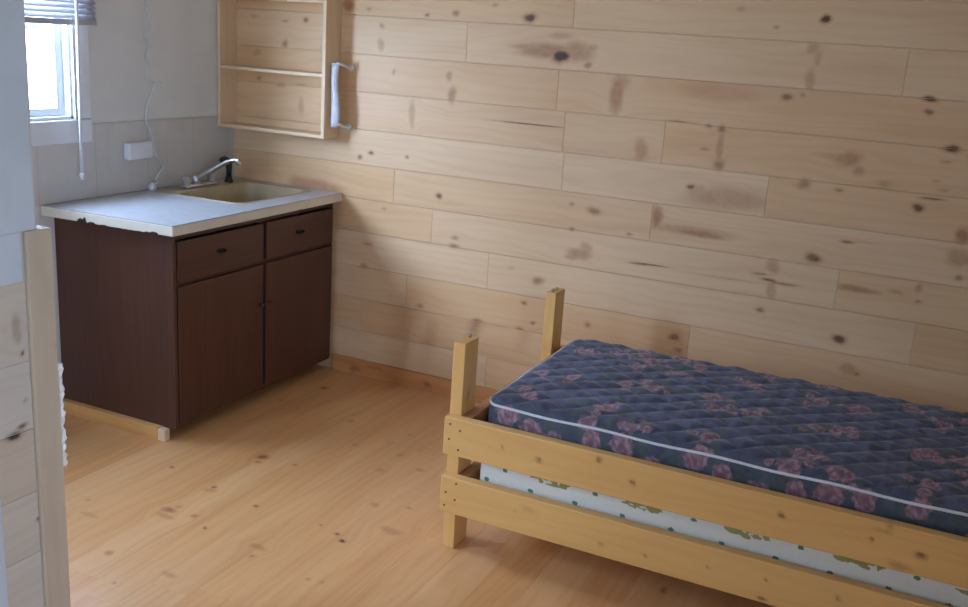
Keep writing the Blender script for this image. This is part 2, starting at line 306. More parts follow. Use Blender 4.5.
def tube_arrays(pts, rad, n=10, smooth=4, cap=True):
    pts = [Vector(p) for p in pts]
    rads = rad if isinstance(rad, (list, tuple)) else [rad]*len(pts)
    if smooth and len(pts) > 2:
        q = []; rr = []
        for i in range(len(pts)-1):
            p0 = pts[max(i-1, 0)]; p1 = pts[i]; p2 = pts[i+1]; p3 = pts[min(i+2, len(pts)-1)]
            for k in range(smooth):
                t = k/smooth
                q.append(.5*((2*p1)+(p2-p0)*t+(2*p0-5*p1+4*p2-p3)*t*t+(3*p1-p0-3*p2+p3)*t**3))
                rr.append(rads[i]*(1-t)+rads[i+1]*t)
        q.append(pts[-1]); rr.append(rads[-1]); pts = q; rads = rr
    V = []; F = []
    t0 = (pts[1]-pts[0]).normalized()
    up = Vector((0, 0, 1)) if abs(t0.z) < .9 else Vector((1, 0, 0))
    nrm = t0.cross(up).normalized()
    for i, p in enumerate(pts):
        t = (pts[min(i+1, len(pts)-1)]-pts[max(i-1, 0)]).normalized()
        nrm = (nrm-t*nrm.dot(t)).normalized(); b = t.cross(nrm)
        for k in range(n):
            a = 2*math.pi*k/n
            V.append(tuple(p+(nrm*math.cos(a)+b*math.sin(a))*rads[i]))
    for i in range(len(pts)-1):
        for k in range(n):
            F.append((i*n+k, i*n+(k+1) % n, (i+1)*n+(k+1) % n, (i+1)*n+k))
    if cap:
        F.append(tuple(range(n-1, -1, -1))); F.append(tuple(range((len(pts)-1)*n, len(pts)*n)))
    return V, F
def tube(g, pts, rad, n=10, smooth=4): return g.add(*tube_arrays(pts, rad, n, smooth))

def lathe(g, base, axis, prof, n=20):
    """prof: (distance along axis, radius) pairs"""
    base = Vector(base); ax = Vector(axis).normalized()
    up = Vector((0, 0, 1)) if abs(ax.z) < .9 else Vector((1, 0, 0))
    a = ax.cross(up).normalized(); b = ax.cross(a)
    V = []; F = []
    for (h, r) in prof:
        for k in range(n):
            t = 2*math.pi*k/n; V.append(tuple(base+ax*h+(a*math.cos(t)+b*math.sin(t))*r))
    m = len(prof)
    for i in range(m-1):
        for k in range(n): F.append((i*n+k, i*n+(k+1) % n, (i+1)*n+(k+1) % n, (i+1)*n+k))
    F.append(tuple(range(n-1, -1, -1))); F.append(tuple(range((m-1)*n, m*n)))
    return g.add(V, F)

def board_sheet(rects, cell, to3d, knots, depth=.004, gap=.0012, fine=None, flip=False, tone=None):
    """rects: (u0,u1,v0,v1) boards laid side by side; the board edges fold back into a narrow groove"""
    g = Geo()
    for (u0, u1, v0, v1) in rects:
        c = cell if (fine is None or fine(u0, u1, v0, v1)) else .06
        def axis(a, b, gap):
            n = max(2, int((b-a)/c))
            return np.concatenate([[a+gap, a+gap], np.linspace(a+gap+.0016, b-gap-.0016, n), [b-gap, b-gap]])
        U, V = axis(u0, u1, gap*.3), axis(v0, v1, gap)
        du = np.zeros(len(U)); du[0] = du[-1] = depth; du[1] = du[-2] = (0 if depth < .002 else .0012)
        dv = np.zeros(len(V)); dv[0] = dv[-1] = depth; dv[1] = dv[-2] = min(.0012, depth*.35)
        A, B = np.meshgrid(U, V, indexing='ij'); Dp = np.maximum.outer(du, dv)
        uv = np.stack([A.ravel(), B.ravel(), np.zeros(A.size)], -1)
        ks = [k for k in knots if u0-.02 < k[0] < u1+.02 and v0-.03 < k[1] < v1+.03]
        gc, wd = grain(uv, 0, 1, ks, None, tone() if tone else None)
        P = to3d(A.ravel(), B.ravel(), Dp.ravel())
        nu, nv = len(U), len(V)
        ii = (np.arange(nu-1)[:, None]*nv+np.arange(nv-1)[None]).ravel()
        q = np.stack([ii, ii+nv, ii+nv+1, ii+1], -1)
        if flip: q = q[:, ::-1]
        g.add(P, q, gc, wd)
    return g

def rand_knots(u0, u1, v0, v1, per_m2, axis_long=1.2):
    out = []
    for _ in range(int((u1-u0)*(v1-v0)*per_m2)):
        r = random.uniform(.005, .014)
        out.append((random.uniform(u0, u1), random.uniform(v0, v1), r*axis_long*random.uniform(1, 1.6), r, random.uniform(.3, .9), random.uniform(.2, .6)))
    return out

def empty(name, loc):
    o = bpy.data.objects.new(name, None); COL.objects.link(o); o.location = loc; o.empty_display_size = .05
    return o
def tag(o, label, cat, group=None, kind=None):
    o['label'] = label; o['category'] = cat
    if group: o['group'] = group
    if kind: o['kind'] = kind
    return o
def lab(o, s): o['label'] = s; return o

# ================================================================ the room
RX, FY, CZ = 4.35, -5.4, 2.35

# -- plank wall (y = 0)
zk = [-.01, .066, .231, .396, .561, .7328, .8968, 1.0621, 1.2294, 1.4044, 1.5773, 1.7514, 1.9185, 2.09, 2.26, 2.35]
joints = {4: [1.05, 2.441, 3.9], 5: [1.477, 3.311], 6: [1.171, 3.002], 7: [.957, 2.222, 3.7], 8: [1.805, 2.682], 9: [1.794, 2.238, 3.9],
          10: [1.749, 3.6], 11: [1.301, 3.119], 12: [1.795, 3.9], 0: [2.2], 1: [2.2], 2: [1.5, 3.3], 3: [.8, 2.7], 13: [.9, 3.1], 14: [2.0], 15: []}
rects = []
for i in range(len(zk)-1):
    xs = [0]+joints.get(i+1, [2.])+[RX]
    for a, b in zip(xs[:-1], xs[1:]): rects.append((a, b, zk[i], zk[i+1]))
wall_knots = [k[:4]+(k[4]*.85, k[5]*.95) for k in WALL_KNOTS]+rand_knots(3.7, RX, 0, 2.3, 14)+rand_knots(0, 3.6, 2.0, 2.3, 10)+rand_knots(.7, 2., .05, .5, 8)
g = board_sheet(rects, .006, lambda u, v, d: np.stack([u, d, v], -1), wall_knots,
                fine=lambda a, b, c, d: c > .35 and d < 2.0)
box(g, (-.12, .006, -.02), (RX+.12, .11, CZ))
wall_back = tag(g.build('wall_back', M['wall_wood']), 'wall of horizontal knotty pine boards behind the bed', 'wall', kind='structure')

# -- floor: boards run along y
W = .146; rects = []
nb = int(math.ceil((RX+.0)/W))
for i in range(nb):
    a, b = i*W, min((i+1)*W, RX)
    y = FY-random.uniform(0, .4); ys = [FY]
    y = FY+random.uniform(.5, 1.6)
    while y < -.3: ys.append(y); y += random.uniform(1.1, 2.2)
    ys.append(0)
    for c, d in zip(ys[:-1], ys[1:]): rects.append((c, d, a, b))
floor_knots = [(k[1], k[0], k[3]*1.2, k[2]*.7, k[4]*.95, k[5]*.8) for k in FLOOR_KNOTS]+rand_knots(-5.4, -2.6, 0, RX, 4)+rand_knots(-2.4, 0, 2.3, RX, 4)
g = board_sheet(rects, .008, lambda u, v, d: np.stack([v, u, -d], -1), floor_knots, depth=.0013, gap=.00012,
                fine=lambda a, b, c, d: b > -2.6 and c < 3.1 and d > .6, flip=True, tone=lambda: random.uniform(0, .8))
box(g, (-.12, FY-.12, -.08), (RX+.12, .11, -.003))
tag(g.build('floor', M['floor_wood']), 'varnished pine board floor with scattered knots', 'floor', kind='structure')

# -- walls with openings, ceiling
W1 = dict(y0=-1.72, y1=-1.02, z0=1.255, z1=2.08)
W4 = dict(y0=-3.25, y1=-2.75, z0=1.15, z1=1.95)
g = Geo()
box(g, (-.12, FY-.12, -.02), (0, W4['y0'], CZ)); box(g, (-.12, W4['y1'], -.02), (0, W1['y0'], CZ))
box(g, (-.12, W4['y0'], -.02), (0, W4['y1'], W4['z0'])); box(g, (-.12, W4['y0'], W4['z1']), (0, W4['y1'], CZ)); box(g, (-.12, W1['y1'], -.02), (0, 0, CZ))
box(g, (-.12, W1['y0'], -.02), (0, W1['y1'], W1['z0'])); box(g, (-.12, W1['y0'], W1['z1']), (0, W1['y1'], CZ))
tag(g.build('wall_left', M['plaster']), 'off-white painted wall with the window, behind the sink counter', 'wall', kind='structure')
W2 = dict(x0=.45, x1=.80, z0=1.25, z1=1.70)
W3 = dict(y0=-4.8, y1=-4.2, z0=1.15, z1=1.75)
g = Geo()
for a, b in ((-.12, W2['x0']), (W2['x1'], RX+.12)): box(g, (a, FY-.12, -.02), (b, FY, CZ))
for w in (W2,):
    box(g, (w['x0'], FY-.12, -.02), (w['x1'], FY, w['z0'])); box(g, (w['x0'], FY-.12, w['z1']), (w['x1'], FY, CZ))
tag(g.build('wall_front', M['plaster']), 'grey-white painted wall with a window, facing the plank wall', 'wall', kind='structure')
g = Geo()
for a, b, c, e in ((FY-.12, W3['y0'], -.02, CZ), (W3['y1'], .005, -.02, CZ), (W3['y0'], W3['y1'], -.02, W3['z0']), (W3['y0'], W3['y1'], W3['z1'], CZ)):
    P, f = rbox_arrays((RX+.001, a, c), (RX+.12, b, e)); gc, wd = grain(P, 1, 2); g.add(P, f, gc, wd)
tag(g.build('wall_right', M['plaster']), 'grey-white painted side wall past the foot of the bed', 'wall', kind='structure')
g = Geo(); box(g, (-.12, FY-.12, CZ), (RX+.12, .11, CZ+.1))
tag(g.build('ceiling', M['ceil']), 'plain off-white ceiling', 'ceiling', kind='structure')

# -- skirting board on the plank wall
g = Geo()
for a, b in ((.645, 2.35), (2.35, RX)):
    lumber(g, (a, -.018, 0), (b-.001, -.0005, .0824), 0, 2, .002, .012,
           [(1.2, .035, .022, .012, .45, .8), (1.19, .015, .008, .006, .5, .5), (.78, .03, .03, .016, .02, .7), (1.62, .05, .012, .009, .6, .5), (.9, .06, .05, .008, .0, .5)], .3)
tag(g.build('baseboard_back', M['base_wood']), 'orange-brown pine skirting along the foot of the plank wall', 'skirting', kind='structure')

# -- windows
def window(name, axis, w, wall_at, out, label, casing=.088, blind_bar=False):
    """axis 'x': window in a wall of constant x; out = outward direction (-1)"""
    cy = (w['a0']+w['a1'])/2
    loc = (wall_at, cy, w['z0']) if axis == 'x' else (cy, wall_at, w['z0'])
    root = empty(name, loc); tag(root, label, 'window', kind='structure')
    def bx(g, d0, d1, a0, a1, z0, z1, r=.003):
        # d: depth measured into the room from the wall face
        if out > 0: d0, d1 = -d0, -d1
        if axis == 'x': lo = (wall_at+min(d0, d1), a0, z0); hi = (wall_at+max(d0, d1), a1, z1)
        else: lo = (a0, wall_at+min(d0, d1), z0); hi = (a1, wall_at+max(d0, d1), z1)
        box(g, lo, hi, r)
    a0, a1, z0, z1 = w['a0'], w['a1'], w['z0'], w['z1']
    g = Geo(); c = casing
    bx(g, .0005, .013, a0-c, a0, z0, z1+c); bx(g, .0005, .013, a1, a1+c, z0, z1+c); bx(g, .0005, .013, a0, a1, z1, z1+c)
    bx(g, .0005, .013, a0-c, a1+c, z0-c-.012, z0-.004)
    g.build('casing', M['trim_white'], root)
    g = Geo(); bx(g, -.119, -.001, a0, a0+.012, z0, z1, 0); bx(g, -.119, -.001, a1-.012, a1, z0, z1, 0)
    bx(g, -.119, -.001, a0, a1, z1-.012, z1, 0); bx(g, -.119, -.001, a0, a1, z0, z0+.01, 0)
    g.build('jamb', M['trim_white'], root)
    g = Geo(); s = .048
    bx(g, -.075, -.035, a0+.012, a0+s, z0+.01, z1-.012); bx(g, -.075, -.035, a1-s, a1-.012, z0+.01, z1-.012)
    bx(g, -.075, -.035, a0+s, a1-s, z0+.01, z0+.042); bx(g, -.075, -.035, a0+s, a1-s, z1-.05, z1-.012)
    g.build('sash', M['vinyl'], root)
    if blind_bar:
        g = Geo(); bx(g, -.1, -.08, a0+.012, a1-.075, 1.602, 1.628); lab(g.build('screen_bar', M['lavender'], root), 'pinkish grey bar across the glass under the blind')
    g = Geo(); bx(g, -.058, -.054, a0+s-.004, a1-s+.004, z0+.038, z1-.046, 0)
    g.build('pane', M['glass'], root)
window('window_1', 'x', dict(a0=W1['y0'], a1=W1['y1'], z0=W1['z0'], z1=W1['z1']), 0., -1, 'small white framed window beside the sink counter', blind_bar=True)
window('window_2', 'y', dict(a0=W2['x0'], a1=W2['x1'], z0=W2['z0'], z1=W2['z1']), FY, -1, 'white framed window on the far side of the partition')
window('window_added_side', 'x', dict(a0=W3['y0'], a1=W3['y1'], z0=W3['z0'], z1=W3['z1']), RX, 1, 'added unseen window that lights the pale blue partition')  # unseen window added to light the partition face
window('window_added_alcove', 'x', dict(a0=W4['y0'], a1=W4['y1'], z0=W4['z0'], z1=W4['z1']), 0., -1, 'added unseen window that lights the bed rails and floor')  # unseen window added as fill for the rails and floor

# -- partition stub in the foreground
PX = 1.25
root = empty('wall_partition', (PX-.05, -2.5, 0)); tag(root, 'stub partition, pale blue paint above pale boards, beside the sink alcove', 'wall', kind='structure')
g = Geo(); box(g, (PX-.1, -2.80, 0), (PX-.004, -2.292, CZ-.001)); g.build('core', M['plaster'], root)
zs = [0, .066, .253, .434, .616, .806, 1.02]
g = board_sheet([(-2.80, -2.3385, a, b) for a, b in zip(zs[:-1], zs[1:])], .006, lambda u, v, d: np.stack([PX-d, u, v], -1),
                [(-2.375, .905, .012, .03, .25, .5), (-2.37, .88, .01, .02, .2, .4), (-2.36, .829, .006, .008, .8, .3), (-2.40, .612, .03, .012, .8, .3), (-2.375, .632, .02, .007, .7, .3), (-2.36, .70, .008, .006, .4, .4), (-2.34, .35, .01, .008, .6, .4)], gap=.0016)
g.build('plank_panel', M['pale_wood'], root)
g = Geo(); box(g, (PX-.003, -2.80, 1.021), (PX+.010, -2.3525, 1.149), .003); box(g, (PX-.003, -2.80, 1.149), (PX+.010, -2.3065, CZ-.001), .003)
box(g, (PX-.003, -2.80, .0), (PX+.010, -2.4585, .46), .003); lab(g.build('painted_panel', M['bluewhite'], root), 'smooth pale blue painted panel')
g = Geo(); lumber(g, (PX-.1, -2.291, 0), (PX-.004, -2.261, 1.148), 2, 1, .002, .02)
lumber(g, (PX-.003, -2.338, 0), (PX+.012, -2.258, 1.148), 2, 1, .003, .01, [(-2.264, .83, .004, .012, .5, .4)], .3, (1, 2))
lab(g.build('end_trim', M['trim_wood'], root), 'grey-beige wooden trim board')
g = Geo(); V = []; F = []
for i in range(41):
    z = .475+.3*i/40; w = .015+.003*math.sin(i*1.9)+.003*math.sin(i*.7)
    for q in range(4):
        V.append((PX+.0150-.001*q+.002*random.uniform(-1, 1)*(q > 0), -2.2625+w*q/3, z+.002*random.uniform(-1, 1)))
for i in range(40):
    for k in range(3): a = i*4+k; F.append((a, a+1, a+5, a+4))
g.add(V, F); lab(g.build('film_strip', M['film'], root), 'torn strip of shiny clear plastic film')

# ================================================================ kitchen corner
CT = .914; CW = 1.177; CD = .671
g = Geo(); box(g, (.0008, -2.1, CT+.001), (.006, -.001, 1.222), .001); box(g, (.0008, -2.1, 1.2225), (.009, -.001, 1.230), .002)
o = tag(g.build('backsplash', M['splash']), 'beige-grey vinyl splash panel on the painted wall above the counter', 'backsplash')

# -- base cabinet
cab = empty('base_cabinet', (.32, -.58, 0)); tag(cab, 'dark brown two-door sink base cabinet with two drawers', 'cabinet')
XF = .623; Y0, Y1 = -1.147, -.014; Z0, Z1 = .055, .871
def dlum(lo, hi, name, axis, across, parent=cab, r=.002, mat='dark_wood', cell=.1, knots=(), tone=.2, kaxes=None):
    g = Geo(); lumber(g, lo, hi, axis, across, r, cell, knots, tone, kaxes); return g.build(name, M[mat], parent)
dlum((.004, Y0, Z0), (.641, Y0+.018, Z1), 'side_panel', 2, 0, knots=[(.56, .84, .006, .004, .0, .9)], kaxes=(0, 2))
dlum((.004, Y1-.018, Z0), (XF, Y1, Z1), 'side_panel', 2, 0)
dlum((.004, Y0+.019, Z0), (XF-.02, Y1-.019, Z0+.016), 'bottom_panel', 1, 0)
g = Geo()
for lo, hi, ax, ac in (((XF-.02, Y0+.0185, .842), (XF, Y1-.0005, Z1), 1, 2), ((XF-.02, Y0+.0185, .644), (XF, Y1-.0005, .684), 1, 2), ((XF-.02, Y0+.0185, Z0), (XF, Y1-.0005, .085), 1, 2),
                       ((XF-.02, Y0+.0185, .085), (XF-.0005, Y0+.05, .842), 2, 1), ((XF-.02, Y1-.04, .085), (XF-.0005, Y1-.0005, .842), 2, 1), ((XF-.02, -.6, .085), (XF-.0005, -.53, .842), 2, 1)):
    lumber(g, lo, hi, ax, ac, .001, .2, tone=.25)
g.build('face_frame', M['dark_wood'], cab)
for (a, b, tag_) in ((-1.120, -.578, 0), (-.556, -.036, 1)):
    d = dlum((XF+.0005, a, .670), (.642, b, .838), 'drawer_front', 1, 2, r=.004, tone=.35)
    ym = (a+b)/2-.015
    g = Geo(); box(g, (.6425, ym-.024, .755), (.644, ym+.024, .769), .001); lab(g.build('pull_plate', M['gap'], d), 'dark flat plate behind the pull')  # flat dark plate on the drawer face, no recess cut
    g = Geo(); tube(g, [(.643, ym-.022, .763), (.656, ym-.018, .758), (.656, ym+.018, .758), (.643, ym+.022, .763)], .004, 8, 4)
    g.build('drawer_pull', M['bronze'], d, smooth=True)
    dd = dlum((XF+.0005, a, .074), (.642, b, .652), 'door', 2, 1, r=.004, tone=.3)
    yk = b-.022 if tag_ == 0 else a+.022
    g = Geo(); lathe(g, (.6415, yk, .47), (1, 0, 0), [(0, .006), (.008, .005), (.011, .009), (.016, .009), (.019, .005)], 14)
    g.build('door_knob', M['dark_wood'], dd, smooth=True)
g = Geo(); lumber(g, (.004, Y0-.026, 0), (.565, Y0+.012, Z0-.0005), 0, 2, .002, .05, [(.3, .03, .02, .01, .0, .6)], .3)
p = g.build('plinth', M['plinth_wood'], cab); lab(p, 'light pine lumber plinth')
g = Geo(); lumber(g, (.5655, Y0-.026, 0), (.603, Y0+.006, Z0-.004), 2, 1, .003, .05, tone=.0); lab(g.build('plinth_block', M['shelf_wood'], p), 'pale splintered wood block')

dlum((.50, Y0+.02, 0), (.52, Y1-.002, Z0-.001), 'toe_board', 1, 2)  # dark wood carries the shade under the cabinet front
# -- countertop with the cut-out for the sink
HX0, HX1, HY0, HY1 = .05, .541, -.618, -.08
ct = empty('countertop', (.33, -.58, .872)); tag(ct, 'pale grey laminate countertop with chipped cream edge on the brown cabinet', 'countertop')
g = Geo()
def ring(z0, z1, ins, r=0):
    x1, y0 = CD-ins, -CW+ins
    box(g, (.0065, y0, z0), (x1, HY0, z1), r); box(g, (.0065, HY1, z0), (x1, -.0015, z1), r)
    box(g, (.0065, HY0, z0), (HX0, HY1, z1), r); box(g, (HX1, HY0, z0), (x1, HY1, z1), r)
def skew(g):
    # the free end of the top is not cut square: it runs a little longer at the wall
    for v in g.v:
        m = v[:, 1] < -1.1
        v[m, 1] -= .036*np.clip(1-v[m, 0]/CD, 0, 1)
ring(.8725, .9115, .0045); skew(g); g.build('core', M['gap'], ct)
g = Geo(); ring(.9115, CT, .0012); skew(g); g.build('laminate_top', M['laminate'], ct)
chips = [(.215, .872, .020, .020, 1., 0), (.235, .874, .012, .026, 1., 0), (.27, .870, .03, .010, .9, 0), (.33, .869, .03, .008, .9, 0), (.40, .868, .05, .007, .7, 0), (.50, .868, .05, .008, .8, 0), (.58, .870, .035, .012, 1., 0), (.545, .868, .02, .012, .8, 0)]
g = Geo()
P, f = rbox_arrays((.0065, -CW, .872), (CD, -CW+.0042, .9105), .0015, (.006, 1, .004)); gc, wd = grain(P, 0, 2, chips, kaxes=(0, 2)); g.add(P, f, gc, wd)
P, f = rbox_arrays((CD-.0042, -CW+.0043, .872), (CD, -.0015, .9105), .0015, (1, .02, .004)); gc, wd = grain(P, 1, 2, [(-.35, .871, .06, .004, .5, 0)], kaxes=(1, 2)); g.add(P, f, gc, wd)
skew(g); lab(g.build('edge_band', M['edge'], ct), 'cream edge strip with dark chips along its lower side')

# -- sink
def rrect(x0, x1, y0, y1, r, z, n=6):
    out = []
    for cx, cy, a0 in ((x1-r, y1-r, 0), (x0+r, y1-r, 90), (x0+r, y0+r, 180), (x1-r, y0+r, 270)):
        for k in range(n+1):
            a = math.radians(a0+90*k/n); out.append((cx+r*math.cos(a), cy+r*math.sin(a), z))
    return out
def loft(g, loops, close_last=True):
    n = len(loops[0]); V = [p for L in loops for p in L]; F = []
    for i in range(len(loops)-1):
        for k in range(n): F.append((i*n+k, i*n+(k+1) % n, (i+1)*n+(k+1) % n, (i+1)*n+k))
    if close_last: F.append(tuple(range((len(loops)-1)*n, len(loops)*n)))
    g.add(V, F)
sk = empty('sink', (.32, -.37, .919)); tag(sk, 'almond coloured drop-in sink set in the grey countertop', 'sink')
OX0, OX1, OY0, OY1 = .165, .535, -.61, -.10
g = Geo()
loft(g, [rrect(.03, .551, -.632, -.062, .045, CT+.0004), rrect(.031, .550, -.631, -.063, .045, CT+.002), rrect(.034, .548, -.629, -.066, .045, CT+.003),
         rrect(OX0-.006, OX1+.006, OY0-.006, OY1+.006, .06, CT+.003), rrect(OX0, OX1, OY0, OY1, .055, CT+.001)], False)
g.build('rim', M['sink'], sk, smooth=True)
g = Geo()
loft(g, [rrect(OX0, OX1, OY0, OY1, .055, CT+.001), rrect(OX0+.006, OX1-.006, OY0+.006, OY1-.006, .055, CT-.012), rrect(OX0+.014, OX1-.014, OY0+.014, OY1-.014, .055, CT-.12),
         rrect(OX0+.022, OX1-.022, OY0+.022, OY1-.022, .05, CT-.146), rrect(OX0+.045, OX1-.045, OY0+.045, OY1-.045, .04, CT-.156), rrect(.31, .39, -.395, -.315, .038, CT-.160)], True)
g.build('basin', M['sink'], sk, smooth=True)
g = Geo(); lathe(g, (.35, -.355, CT-.160), (0, 0, 1), [(0.0005, .04), (.003, .04), (.004, .034), (.002, .028), (.002, .004)], 20); g.build('drain', M['steel'], sk, smooth=True)

# -- faucet
FZ = CT+.0032
fa = empty('faucet', (.1, -.38, FZ)); tag(fa, 'chrome two-knob faucet with a rising spout on the sink deck', 'faucet')
g = Geo(); box(g, (.075, -.485, FZ), (.128, -.262, FZ+.014), .006); g.build('base_plate', M['chrome'], fa)
g = Geo(); lathe(g, (.102, -.395, FZ+.013), (0, 0, 1), [(0, .02), (.02, .019), (.034, .016), (.04, .01)], 18)
tube(g, [(.102, -.395, FZ+.03), (.125, -.39, FZ+.046), (.19, -.377, FZ+.088), (.26, -.363, FZ+.130), (.30, -.356, FZ+.142), (.322, -.352, FZ+.140)], [.014, .013, .0115, .011, .011, .013], 12, 5)
lathe(g, (.319, -.3525, FZ+.143), (0.1, 0, -1), [(0, .010), (.008, .0115), (.020, .0115), (.022, .006)], 14)
g.build('spout', M['chrome'], fa, smooth=True)
for yk in (-.462, -.285):
    g = Geo(); lathe(g, (.102, yk, FZ+.013), (0, 0, 1), [(0, .014), (.012, .013), (.016, .02), (.034, .0225), (.04, .019), (.043, .008)], 10); lab(g.build('knob', M['acrylic'], fa), 'smoky round tap knob')
sp = empty('side_sprayer', (.112, -.17, FZ)); tag(sp, 'black hand sprayer standing on the sink deck by the plank wall', 'sprayer')
g = Geo(); lathe(g, (.112, -.17, FZ), (0, 0, 1), [(0, .022), (.008, .021), (.014, .016), (.03, .014)], 16); g.build('collar', M['black'], sp, smooth=True)
g = Geo(); lathe(g, (.112, -.17, FZ+.03), (0, 0, 1), [(0, .0125), (.02, .013), (.06, .0155), (.075, .014)], 14); g.build('body', M['black'], sp, smooth=True)
g = Geo(); tube(g, [(.112, -.165, FZ+.098), (.104, -.19, FZ+.112), (.098, -.215, FZ+.108)], [.014, .016, .011], 12, 4); g.build('head', M['black'], sp, smooth=True)

# -- outlet box and cord on the splash panel
ob = empty('outlet_box', (.006, -.67, 1.06)); tag(ob, 'white surface-mounted outlet box on the beige splash panel', 'outlet')
g = Geo(); box(g, (.0065, -.756, 1.062), (.043, -.61, 1.138), .008); g.build('housing', M['white'], ob)
g = Geo(); box(g, (.0432, -.749, 1.069), (.046, -.617, 1.131), .0012); g.build('cover_plate', M['white'], ob)
cd = empty('power_cord', (.02, -.6, .916)); tag(cd, 'kinked white cord hanging down the painted wall to the counter', 'cord')
g = Geo()
pts = [(.02, -.60, 2.349), (.022, -.615, 2.1), (.02, -.606, 1.9)]
zz_ = 1.9
for k in range(11):
    zz_ -= .043; pts.append((.022+.003*(k % 2), -.612+(.011 if k % 2 else -.007)+random.uniform(-.004, .004), zz_))
pts += [(.024, -.602, 1.40), (.028, -.578, 1.385), (.024, -.592, 1.345), (.02, -.612, 1.30), (.022, -.628, 1.25), (.024, -.626, 1.21), (.026, -.600, 1.17), (.03, -.598, 1.12),
       (.05, -.606, 1.085), (.05, -.585, 1.06), (.035, -.538, 1.032), (.035, -.545, 1.01), (.034, -.588, .965), (.032, -.57, .95), (.03, -.605, .935)]
tube(g, pts, .0056, 8, 3); g.build('cable', M['cord'], cd, smooth=True)
g = Geo(); tube(g, [(.022, -.605, 1.41), (.04, -.565, 1.395), (.045, -.55, 1.40)], .004, 6, 3); g.build('twist_tie', M['cord'], cd, smooth=True)
g = Geo(); lathe(g, (.036, -.615, CT+.0005), (0, 0, 1), [(0, .014), (.005, .019), (.02, .019), (.027, .012), (.034, .006)], 14); g.build('plug', M['white'], cd, smooth=True)

# -- blind over the window
bl = empty('window_blind', (.04, -1.355, 1.625)); tag(bl, 'lavender-grey slatted blind half drawn over the small window', 'blind')
BY0, BY1 = -1.80, -.925
g = Geo(); box(g, (.0185, BY0, 2.10), (.062, BY1, 2.145), .003); g.build('headrail', M['lavender'], bl)
g = Geo(); box(g, (.026, BY0, 1.632), (.056, BY1, 1.656), .004); g.build('bottom_rail', M['lavender'], bl)
for i in range(21):
    z = 1.668+.0205*i
    g = Geo(); V = []; F = []
    for k in range(5):
        t = (k-2)/2; x = .041+.012*t; zz = z-.011*t+.0025*(1-t*t)
        for y in (BY0, BY1): V += [(x, y, zz), (x, y, zz+.0012)]
    for k in range(4):
        a = k*4; F += [(a, a+4, a+6, a+2), (a+1, a+3, a+7, a+5), (a, a+1, a+5, a+4), (a+2, a+6, a+7, a+3)]
    F += [(0, 2, 3, 1), (16, 17, 19, 18)]
    g.add(V, F); g.build('slat', M['lavender'], bl)
for y in (-1.65, -1.08):
    g = Geo(); tube(g, [(.0275, y, 1.65), (.0275, y, 2.11)], .0012, 5, 0); g.build('lift_cord', M['cord'], bl)
wd = None
g = Geo(); tube(g, [(.072, -1.045, 2.11), (.074, -1.047, 1.7), (.074, -1.056, 1.03)], .0062, 8, 0); w_ = g.build('tilt_wand', M['white'], bl, smooth=True); lab(w_, 'clear white tilt wand')
g = Geo(); lathe(g, (.074, -1.056, 1.04), (0, 0, -1), [(0, .007), (.004, .0095), (.026, .0095), (.03, .005)], 10); g.build('wand_tip', M['white'], w_, smooth=True)

# -- open shelf box on the plank wall
sh = empty('wall_shelf', (.32, -.06, 1.183)); tag(sh, 'open pine shelf box mounted on the plank wall above the sink', 'shelf')
SX0, SX1, SD, SZ0, SZ1 = .004, .638, -.125, 1.177, 1.812
def spart(name, lo, hi, ax, ac): g = Geo(); lumber(g, lo, hi, ax, ac, .002, .03, tone=random.uniform(0, .3)); return g.build(name, M['shelf_wood'], sh)
spart('side_panel', (SX0, SD, SZ0), (SX0+.018, -.0008, SZ1), 2, 1); spart('side_panel', (SX1-.02, SD, SZ0), (SX1, -.0008, SZ1), 2, 1)
spart('top_board', (SX0+.0185, SD+.001, SZ1-.02), (SX1-.0205, -.0008, SZ1), 0, 1); spart('bottom_board', (SX0+.0185, SD+.001, SZ0+.001), (SX1-.0205, -.0008, SZ0+.018), 0, 1)
spart('shelf_board', (SX0+.0185, SD+.002, 1.4615), (SX1-.0205, -.0008, 1.4765), 0, 1)

# -- towel bar beside the shelf
tb = empty('towel_rail', (.69, -.05, 1.24)); tag(tb, 'lilac-white plastic towel bar fixed upright beside the pine shelf', 'towel bar')
g = Geo()
V = []; F = []; n = 12
for i in range(15):
    t = i/14; z = 1.235+.295*t; cx = .668+.005*math.sin(t*math.pi*2); wx = .022+.003*math.sin(t*7); wy = .012
    for k in range(n):
        a = 2*math.pi*k/n; V.append((cx+wx*math.cos(a), -.085+wy*math.sin(a), z))
for i in range(14):
    for k in range(n): F.append((i*n+k, i*n+(k+1) % n, (i+1)*n+(k+1) % n, (i+1)*n+k))
F += [tuple(range(n-1, -1, -1)), tuple(range(14*n, 15*n))]
g.add(V, F); g.build('bar', M['lilac'], tb, smooth=True)
for z, zw in ((1.522, 1.508), (1.243, 1.236)):
    g = Geo(); tube(g, [(.66, -.087, z), (.69, -.085, z+.006), (.70, -.055, z-.004), (.70, -.012, zw)], .0065, 8, 4)
    b = g.build('bracket', M['white'], tb, smooth=True)
    g = Geo(); lathe(g, (.70, -.0001, zw), (0, -1, 0), [(0, .016), (.006, .016), (.014, .012), (.02, .006)], 14); g.build('flange', M['white'], b, smooth=True)

